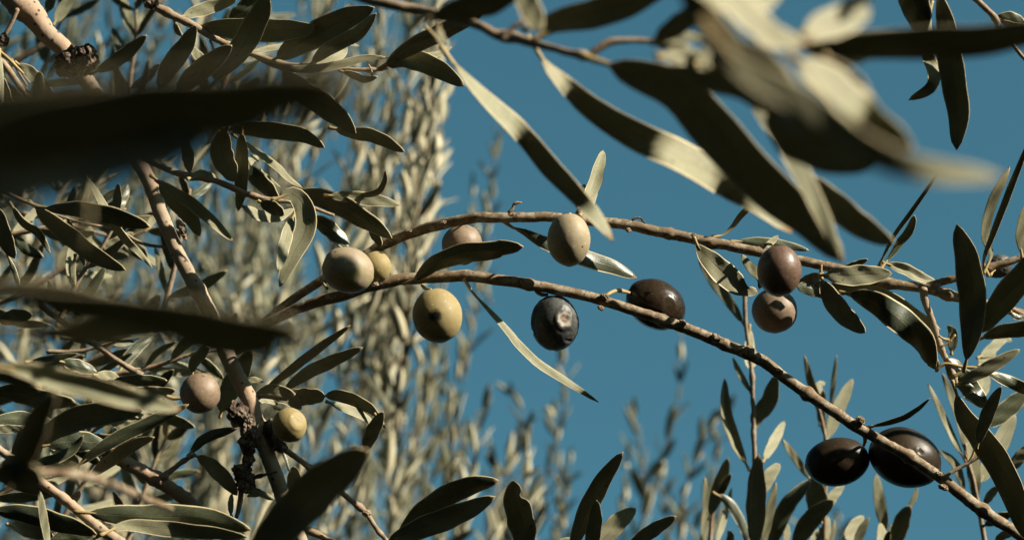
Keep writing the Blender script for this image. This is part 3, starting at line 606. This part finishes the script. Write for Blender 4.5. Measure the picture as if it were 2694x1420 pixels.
t.leaf('E470,1180 E700,1200 E980,1160', 60, -.1, D=.9); t.stem('E350,1290 E600,1280 E830,1210 E900,1180', [34, 30, 20], .95, 'twig', 'side_twig'); t.leaf('E820,1215 E900,1220 E1000,1210', 50, .6, D=.95); t.leaf('E850,1200 E980,1170 E1180,1150', 30, .4, D=.95)
t.leaf('I820,178 I1000,172 I1245,172', 84, [-.3, -.1, -.2], 't', D=.845); t.leaf('I990,245 I1180,262 I1305,242', 88, -.2, D=.85); t.leaf('E-20,1060 E100,1030 E240,1010', 110, -.4, D=.87)

t = T('olive_sprig', 'tangle of dusty grey green leaves in the lower left corner', 'sprig', 'I200,800', .80)
t.stem('I-200,560 I-40,660 I60,730 I200,830 I330,945 I500,1070 I700,1240 I900,1380 I1100,1560', [60, 60, 64, 70, 74, 76, 80, 84], .80, 'pale', nodes=((.5, .3, 12), (.7, .25, 12)))
t.leaf('I270,670 I450,510 I700,425 I1065,392', 175, -.5, D=.80); t.leaf('I545,830 I800,640 I1100,490 I1405,348', 98, [-.1, .0, -.1], 't', D=.80, e=1.0)
t.leaf('I650,895 I850,745 I1000,650 I1148,592', 95, -.4, D=.81); t.leaf('I330,655 I550,620 I785,642', 150, [.1, .2, .4], 't', D=.83); t.leaf('I-80,260 I120,265 I330,320 I560,330', 140, -.5, 't', D=.82)
t.leaf('I-80,480 I150,452 I440,505', 105, [.5, .4, .6], 't', D=.83); t.leaf('I210,795 I400,755 I540,685 I622,578', 74, [.1, .2, -.2], 't', D=.79); t.leaf('I-80,1130 I200,1165 I450,1235 I720,1310', 140, [-.1, -.4], 't', D=.80)
t.leaf('I600,1150 I1000,1180 I1500,1195 J30,1280', 180, [.0, .1, .0, -.2], 't', D=.79, p=.6); t.leaf('I780,1305 I950,1250 I1400,1290 J0,1330', 110, [.7, .1, -.3, -.3], D=.785); t.leaf('I295,990 I315,1130 I335,1260 I365,1440', 56, [.3, .2, .5], D=.785, pet=False)
t.leaf('I-60,830 I80,900 I250,960 I420,1000', 130, -.7, 't', D=.82); t.leaf('I60,1240 I200,1270 I400,1330', 120, [.7, -.2, -.5], D=.83); t.leaf('I350,1400 I500,1330 I700,1320', 110, .1, 't', D=.81)
t.leaf('I500,1090 I560,1040 I600,990', 60, -.2, D=.81); t.leaf('I420,690 I520,760 I570,830', 110, -.2, D=.84); t.leaf('I700,1350 I740,1320 I760,1290', 26, .5, D=.80)
t.leaf('I-60,540 I60,530 I180,530', 60, [.1, .0], D=.82); t.leaf('I140,190 I200,250 I330,280', 140, -.5, D=.84); t.leaf('I450,30 I580,60 I720,110', 90, [.2, .7], 't', D=.87); t.leaf('I700,130 I820,140 I900,190', 70, [.7, .3], D=.87)

# shaded branches a little deeper, filling the left side
def deeper(name_label, base, stems, seed, dr):
    t = Thing('olive_branch', name_label, 'branch', base, sum(dr) / 2, BR); rq = random.Random(seed)
    for (x, y, a, ln) in stems:
        D = rq.uniform(*dr); a = R(a); P = [(x, y)]; n = 4
        for k in range(n):
            a += R(rq.uniform(-9, 9)); x += math.cos(a) * ln / n; y -= math.sin(a) * ln / n; P.append((x, y))
        t.stem(' '.join('S%.0f,%.0f' % q for q in P), [44, 40, 30, 20], D, 'twig')
        m_ = int(ln / 62)
        for j in range(m_):
            f = (j + .6) / m_; i = min(int(f * n), n - 1); g = f * n - i; bx = P[i][0] * (1 - g) + P[i + 1][0] * g; by = P[i][1] * (1 - g) + P[i + 1][1] * g
            ta = math.atan2(-(P[i + 1][1] - P[i][1]), P[i + 1][0] - P[i][0])
            for s_ in (1, -1):
                if rq.random() < .12: continue
                b = ta + s_ * R(rq.uniform(18, 62)); L = rq.uniform(95, 185) * (1 - .3 * f); c = b + s_ * R(rq.uniform(-25, 12))
                q = [(bx, by), (bx + math.cos(b) * L * .5, by - math.sin(b) * L * .5), (bx + math.cos(b) * L * .5 + math.cos(c) * L * .5, by - math.sin(b) * L * .5 - math.sin(c) * L * .5)]
                t.leaf(' '.join('S%.0f,%.0f' % v for v in q), rq.uniform(45, 85), rq.choice([-.7, -.5, -.3, .1, .6, [.7, -.5]]), rq.choice('uut'), D=D)
deeper('tangled shaded branch with many narrow leaves behind the two black blurs at left', 'S-60,700', [(-80, 640, 12, 420), (-60, 820, 20, 520), (60, 560, -20, 330), (150, 860, 60, 330), (430, 820, 75, 330)], 3, (.93, 1.15))
deeper('tangled shaded branch with many narrow leaves filling the lower left behind the galls', 'S-60,1200', [(-60, 1080, 15, 520), (-60, 1330, 25, 560), (120, 1440, 60, 420), (330, 1440, 75, 330), (200, 1000, 8, 420)], 5, (.92, 1.15))
deeper('thin leafy branch slightly out of focus in the top left corner', 'S100,-60', [(60, 330, 75, 330), (330, 420, 80, 420), (560, 330, 70, 330)], 9, (1.1, 1.35))

# bottom middle
t = T('olive_sprig', 'two overlapping leaves pointing right, rising from the bottom edge left of the middle', 'sprig', 'J1000,1420', .85)
t.stem('J850,1650 J960,1480 J1040,1390 J1110,1320', [50, 44, 36, 22], .85, 'twig'); t.leaf('J1100,1325 J1340,1120 J1600,975 J1868,913', 155, [-.4, -.7, -.6, -.2], 't', D=.85, e=1.0); t.leaf('J1010,1390 J1300,1265 J1600,1150 J1845,1035', 160, [-.3, -.4, -.3], D=.842)
t = T('olive_sprig', 'sprig of five upright leaves at the bottom edge right of the middle', 'sprig', 'K500,1500', .84)
t.stem('K450,1800 K520,1600 K600,1470 K650,1380', [50, 46, 40, 30], .84, 'twig')
t.leaf('K240,1500 K215,1250 K160,1060 K142,912', 190, -.6, D=.838, e=1.0, nick=(.80, .08, -1, .5)); t.leaf('K560,1480 K690,1140 K820,900 K960,702', 130, -.5, D=.842, e=.95); t.leaf('K700,1500 K745,1260 K765,1058', 108, [-.3, -.4], D=.832)
t.leaf('K740,1450 K900,1245 K1055,1122', 135, [.15, .2], 'u', D=.846); t.leaf('K980,1420 K1200,1272 K1354,1180', 98, -.3, D=.84); t.leaf('K430,1400 K520,1355 K600,1345', 30, .3, D=.84)

# ---------------------------------------------------------------- shoots a little behind the focus, lower right
t = T('olive_shoot', 'upright pale shoot with narrow folded leaves, slightly blurred, left of the two black olives', 'shoot', 'K1940,1400', 1.03)
t.stem('K1945,1600 K1945,1300 K1940,860 K1930,560 K1925,270 K1915,100 G1870,1060 G1865,860', [46, 44, 42, 34, 34, 30, 34], 1.03, 'twig', nodes=((.5, .3, 12), (.7, .4, 10)))
t.leaf('K1890,820 K1800,640 K1730,420 K1715,155', 85, [.1, .2, .1], D=1.03, fold=.6); t.leaf('G1865,1095 G1740,900 G1620,750 G1518,588', 74, -.1, D=1.03); t.leaf('K1915,270 K1830,120 K1775,0', 42, .3, D=1.03)
t.leaf('K1935,550 M0,430 M80,330 M135,130', 120, [.2, -.3, -.2], D=1.03); t.leaf('K1945,1450 K1945,1000 K1965,728', 125, -.4, D=1.02); t.leaf('M-10,1420 M5,1050 M5,715', 110, -.2, D=1.0)
t.leaf('M40,770 M130,600 M195,475', 70, .8, D=1.03, p=.5); t.leaf('M20,1020 M85,880 M160,790', 90, [.3, .5], D=1.03, p=.5); t.leaf('M30,1420 M90,1150 M132,925', 66, .1, D=1.02); t.leaf('G1900,1100 M-60,60 M-20,-60', 70, .7, D=1.04)
t = T('olive_shoot', 'short leafy shoot with one arching leaf, slightly blurred, at the bottom edge', 'shoot', 'K1620,1420', 1.06)
t.stem('K1560,1650 K1600,1400 K1620,1200 K1660,1080', [40, 38, 30, 18], 1.06, 'twig')
t.leaf('K1600,1190 K1680,950 K1742,745', 95, -.2, D=1.06); t.leaf('K1650,1080 K1710,960 K1765,865', 50, -.6, 't', D=1.06); t.leaf('K1640,1010 K1750,1080 K1850,1250 K1900,1430', 66, [.2, .4], 't', D=1.05, e=.7)
t.leaf('K1545,1450 K1580,1100 K1563,885', 62, .2, D=1.07); t.leaf('K1640,1420 K1710,1200 K1765,970', 46, .6, D=1.07); t.leaf('K1740,1450 K1760,1330 K1740,1280', 60, -.2, D=1.06)
t = T('olive_shoot', 'leafy shoot rising behind the left black olive, slightly blurred', 'shoot', 'M480,1420', 1.06)
t.stem('M500,1650 M490,1400 M500,1100 M500,800 M500,600 M460,380', [40, 38, 34, 30, 20], 1.06, 'twig')
t.leaf('M80,1450 M200,1130 M395,905', 118, [-.3, -.1, .3], 't', D=1.04); t.leaf('M260,1420 M400,1200 M565,1058', 135, -.5, D=1.02); t.leaf('M470,1220 M440,1050 M410,880', 150, -.4, D=1.05)
t.leaf('M395,915 M280,750 M180,610', 56, [-.1, .3], D=1.05); t.leaf('M500,620 M470,400 M400,200 M345,-20', 62, -.1, D=1.07); t.leaf('M510,620 M600,380 M705,158', 95, .3, D=1.07); t.leaf('M540,420 M560,200 M585,-20', 34, -.1, D=1.09)
t.leaf('M470,290 M450,210 M500,190', 50, .6, D=1.07, p=.5); t.leaf('M460,500 M475,350 M490,240', 60, -.3, D=1.07); t.leaf('M500,1150 M560,1030 M640,950', 70, .4, D=1.06)
t.leaf('M640,1420 M720,1250 M785,1178', 90, .6, D=1.05); t.leaf('M720,1420 M770,1290 M825,1188', 64, .0, D=1.05); t.leaf('M530,1420 M560,1300 M565,1200', 34, .2, D=1.07); t.leaf('M200,1400 M215,1300 M200,1210', 50, .4, D=1.08)
t.leaf('M500,1450 M515,1300 M520,1180', 50, .5, D=1.07); t.leaf('M380,1420 M440,1330 M480,1260', 70, .5, D=1.07)
t = T('olive_shoot', 'thin leafy shoot below the large black olive, slightly blurred', 'shoot', 'M960,1420', 1.06)
t.stem('M980,1650 M965,1420 M955,1320', [30, 26, 18], 1.06, 'twig')
t.leaf('M955,1320 M905,1060 M878,865', 84, [-.1, .2], D=1.06); t.leaf('M1010,1420 M1080,1200 M1135,1100', 118, -.3, D=1.05); t.leaf('M1120,1130 M1160,1050 M1188,965', 40, .1, D=1.06); t.leaf('M900,1450 M920,1330 M905,1228', 66, .8, D=1.05)
t.leaf('M975,1430 M995,1330 M985,1235', 46, .3, D=1.06); t.leaf('M940,1430 M960,1350 M975,1290', 50, -.7, 't', D=1.04)
t = T('olive_shoot', 'tall fan of long pale leaves, slightly blurred, inside the right edge below the fork', 'shoot', 'M1680,1420', 1.0)
t.stem('M1700,1700 M1690,1400 M1640,1100 M1600,900 M1560,760 M1540,640', [44, 40, 36, 30, 20], 1.0, 'twig')
t.leaf('M1540,760 M1450,600 M1350,370 M1265,195', 48, [.3, .7, .2, .7], D=1.0); t.leaf('M1545,720 M1500,450 M1370,110', 64, [.1, .5, -.1], D=1.0); t.leaf('M1630,1100 M1600,800 M1570,480', 95, [-.1, .3, .4], D=1.0); t.leaf('M1540,1010 M1470,800 M1345,685', 60, [.1, .2], D=1.0)
t.leaf('M1640,950 M1780,680 M1912,425', 130, .35, D=1.02); t.leaf('M1700,520 M1850,390 M2020,240', 130, .2, 't', D=.98); t.leaf('M1640,330 M1680,200 M1690,80', 90, .5, D=1.02); t.leaf('M1880,850 M1950,740 M2060,640', 90, -.1, D=.97)
t.leaf('M1680,1100 M1740,1010 M1800,950', 60, -.2, D=.99); t.leaf('M1680,1250 M1780,1200 M1890,1160', 75, -.6, 't', D=.97); t.leaf('M1760,1370 M1830,1320 M1920,1300', 60, -.4, D=.98); t.leaf('M1640,60 M1700,0 M1760,-60', 100, .5, D=1.02); t.leaf('H1640,1330 H1720,1280 H1830,1190 H1890,1210', 70, .6, D=1.02)

# ---------------------------------------------------------------- near twigs, blurred in front
t = T('olive_sprig', 'large black out of focus leaves across the upper left, close to the lens', 'sprig', 'S-200,420', 0.205)
t.stem('S-700,620 S-400,520 S-150,440 S0,400 S120,380', [90, 80, 60, 40], 0.205, 'brown')
t.leaf('S-200,440 S150,340 S480,295 S700,268 S930,225', 560, -.9, 't', D=0.205, e=.8, p=.42); t.leaf('S-200,330 S60,320 S300,310 S640,320', 560, -.8, 't', D=0.212, p=.42)
t.leaf('S-250,560 S0,475 S250,420 S560,375', 460, -1.5, 't', D=0.225, p=.45); t.leaf('S60,400 S300,330 S560,340 S720,330', 330, -.9, 't', D=0.22); t.leaf('S-200,400 S100,390 S380,370 S560,350', 420, -.9, 't', D=0.235, p=.45)
t = T('olive_sprig', 'two long black out of focus leaves crossing the thick branch, close to the lens', 'sprig', 'S-150,760', 0.367)
t.stem('S-700,640 S-400,700 S-150,745 S20,770', [70, 60, 44, 30], 0.367, 'brown')
t.leaf('S-120,740 S150,800 S400,838 S650,870 S815,880', 290, -.9, 't', D=0.291, e=1.6, p=.45); t.leaf('S-100,755 S100,770 S300,810 S520,830', 170, -.8, 't', D=0.375); t.leaf('S20,870 S250,875 S480,860 S640,890', 150, -.8, 'u', D=0.383)
t.leaf('S400,840 S520,880 S640,905 S730,905', 230, -.9, 't', D=0.352, p=.45); t.leaf('E660,170 E620,300 E600,530', 120, -.2, D=0.306)
t = T('olive_sprig', 'blurred olive green leaf with a bright lower edge, low at the left edge', 'sprig', 'I-200,20', 0.54)
t.stem('I-700,-120 I-450,-50 I-200,20 I-60,50', [50, 44, 30], 0.54, 'twig'); t.leaf('I-100,45 I300,135 I700,230 I1050,320 I1345,388', 165, [-.1, .2, .0, .2, .6], D=0.54, fold=.5, p=.5); t.leaf('I-200,60 I0,140 I300,230', 90, -.7, 't', D=0.54)
t = T('olive_sprig', 'dim blurred twig with navy leaves, close to the lens in the lower left corner', 'sprig', 'I60,850', 0.45)
t.stem('I-400,700 I-100,790 I200,850 I350,855 I650,895 I900,980 I1280,1125', [50, 56, 60, 80, 74, 40], [.45, .495, .576], 'brown'); t.leaf('I60,960 I180,700 I280,450 I420,250', 200, -.9, 't', D=0.45, p=.6); t.leaf('I-60,820 I120,860 I330,930', 190, -.9, 't', D=0.45)
t.leaf('I340,860 I500,820 I620,870', 60, -.3, D=0.504)
t = T('olive_sprig', 'single broad blurred leaf rising from the bottom edge, close to the lens', 'sprig', 'J-50,1560', 0.558)
t.stem('J-150,1900 J-100,1700 J-30,1540', [60, 50, 34], 0.558, 'brown'); t.leaf('J-40,1560 J250,1260 J500,1000 J720,820 J905,690', 310, -.6, D=0.558, p=.5, e=1.05)

N1 = T('olive_branch', 'blurred reddish twig crossing the top with long half black leaves', 'branch', 'B850,-20', 0.576)
t = N1
t.stem('B500,-160 B850,-20 B1150,55 B1400,105 B1700,185 C0,250 C150,285 C290,325 C480,375 C720,435', [70, 76, 80, 80, 76, 66, 74, 56, 60], [.63, .62, .594, .567], 'twig', nodes=((.7, .5, 24), (.97, .4, 20)), rough=.1)
t.stem('B520,-155 B-200,-420 B-900,-1400', [74, 90, 110], [.63, .66], 'twig'); t.stem('C700,430 C860,310 C1000,300 C1190,305', [56, 60, 44, 40], 0.567, 'twig', 'side_twig'); t.stem('C60,290 C160,190 C250,150', [44, 40, 30], 0.567, 'twig', 'side_twig'); t.stem('C290,300 C420,240 C560,200', [44, 36, 30], 0.567, 'petiole', 'side_twig')
t.leaf('C295,340 C400,500 C540,640 C800,850 C1200,1080 C1600,1290 H0,190 H252,405', 212, [1., 1.3, -.8, -.9, -.9, 1.2, 1.3, -.6, 1.1, .9], D=0.6048, e=1.1, p=.55, wav=0)
t.stem('B1320,190 B1400,290 B1480,400 B1540,480', [26, 22, 20], .62, 'petiole', 'petiole'); t.leaf('B1480,400 B1560,500 B1680,640 C0,800 C250,1040 C430,1250 G600,100 G760,290 G885,465', 140, [1., 1.3, 1.3, 1.3, -.8, -.9, -.9, .8, .8], D=0.63, wav=0, e=1.15)
t.leaf('B1420,200 B1450,300 B1500,320', 50, [.5, .2], D=0.558)
t.leaf('C740,445 C1100,560 C1400,700 C1750,1080 H150,130 H400,330 H640,620', 320, -.6, D=0.54, p=.5, wav=0); t.leaf('S1940,190 S1995,280 S2091,425 S2160,560 S2215,690', 130, [-.2, .3, .25, .0], D=0.513, wav=0)
t.leaf('H300,-60 H560,180 H800,370 H1020,480', 190, -.4, D=0.558)
t.leaf('B1350,140 B1650,60 C0,10 C250,-120', 190, -.9, 't', D=0.54); t.leaf('C250,210 C550,140 C900,60 C1350,-120', 210, -.6, D=0.54); t.leaf('C380,220 C650,150 C950,130', 130, -.9, 't', D=0.549)
t.leaf('C190,-120 C265,60 C350,240', 160, .12, D=0.504); t.leaf('C1180,310 C1350,200 C1600,20', 150, -.4, D=0.504); t.leaf('C1200,310 C1400,275 C1580,300', 70, .3, D=0.504); t.leaf('C1180,320 C1300,345 C1450,340', 60, -.4, D=0.513)
t.leaf('C1230,430 C1420,420 C1620,510', 130, [.5, .4, .1], D=0.45, p=.6); t.leaf('C1500,480 C1580,400 C1560,320', 80, .4, D=0.45)
t = T('olive_branch', 'very blurred cluster of cream and black leaves at the top right', 'branch', 'S1950,-100', 0.342)
t.stem('S1500,-1300 S1750,-400 S1820,-200 S1880,-60 S1960,50 S2030,95 S2130,115', [100, 90, 76, 60, 30], 0.378, 'twig')
t.leaf('C1450,-80 C1750,20 C1960,180 D110,275 D350,330', 190, [.7, .9, .6, .8], D=0.369, p=.45); t.leaf('C1700,-160 C1950,-20 D180,-100', 210, .8, D=0.387, p=.5)
t.leaf('D330,260 D480,200 D640,150 D830,70', 215, .85, D=0.378, p=.42); t.leaf('D560,90 D700,30 D860,-40', 90, -.8, 't', D=0.387)
t.leaf('C1330,-160 C1560,130 C1750,400 D0,500 D350,900 D900,1180', 260, -.9, 't', D=0.369, p=.5)
t.leaf('C1600,220 C1800,450 D30,580 D350,760 D850,1130 D1300,1270 D1830,1320', 215, [.2, .12, .0, -.2, -.3, .2, .4], D=0.297, e=.8, p=.5)
t.leaf('D260,430 D480,580 D720,790 D950,980 D1150,1115', 240, [.8, .85, .85, -.8, -.9], D=0.378, p=.42); t.leaf('D500,420 D700,560 D850,720', 80, -.2, D=0.396)
t.leaf('D330,330 D650,350 D1100,330 D1600,320 D2050,250 D2400,180', 230, -.85, 't', D=0.45, p=.5, wav=.03); t.leaf('D420,310 D800,290 D1200,270 D1560,262', 120, -.1, D=0.468); t.leaf('D330,350 D600,400 D900,400', 150, -.6, D=0.45)
t.leaf('D50,780 D280,1000 D560,1120 D900,1200', 330, -.6, D=0.45, p=.5); t.leaf('C1250,420 C1600,520 D0,620 D250,800 D420,1000', 300, -.7, D=0.468, p=.5)
t = T('olive_sprig', 'sprig hanging from the top right edge with a long brown blade and a curled leaf', 'sprig', 'D1750,-100', 0.79)
t.stem('D1420,-260 D1600,-30 D1760,130 D1830,260 D2100,560', [50, 48, 44, 30, 26], 0.79, 'twig', nodes=((.5, .3, 12),))
t.stem('D1425,-255 D1000,-1000 D900,-2300', [50, 70, 100], .79, 'twig'); t.stem('D1500,-160 D1420,-150 D1330,-115', [30, 24], .79, 'twig', 'side_twig'); t.stem('D1420,-250 D1280,-240 D1085,-205', [30, 24], .785, 'twig', 'side_twig'); t.stem('D1340,-125 D1310,-60 D1290,30', [22, 16], .79, 'twig', 'side_twig')
t.leaf('D1080,-200 D1150,0 D1230,260', 210, -.8, 't', D=0.78, p=.6); t.leaf('D1330,-120 D1400,180 D1440,500 D1490,800 D1480,1115', 178, [-.5, -.4], D=0.78, e=1.1, p=.55, wav=.01)
t.leaf('D1290,40 D1265,200 D1270,420 D1305,540 D1290,650 D1118,748', 90, [.5, .6, -.6, .8, -.7, -.8], D=0.79, e=1.2); t.leaf('D1760,140 D1880,130 D2000,180', 80, [-.2, .2], 't', D=0.79); t.leaf('D1800,150 D1900,190 D2010,190', 50, -.5, D=0.79)
t.leaf('D1270,420 D1300,480 D1340,440', 40, -.5, D=0.79)
for o in bpy.data.objects:
    if '_o' in o: del o['_o']
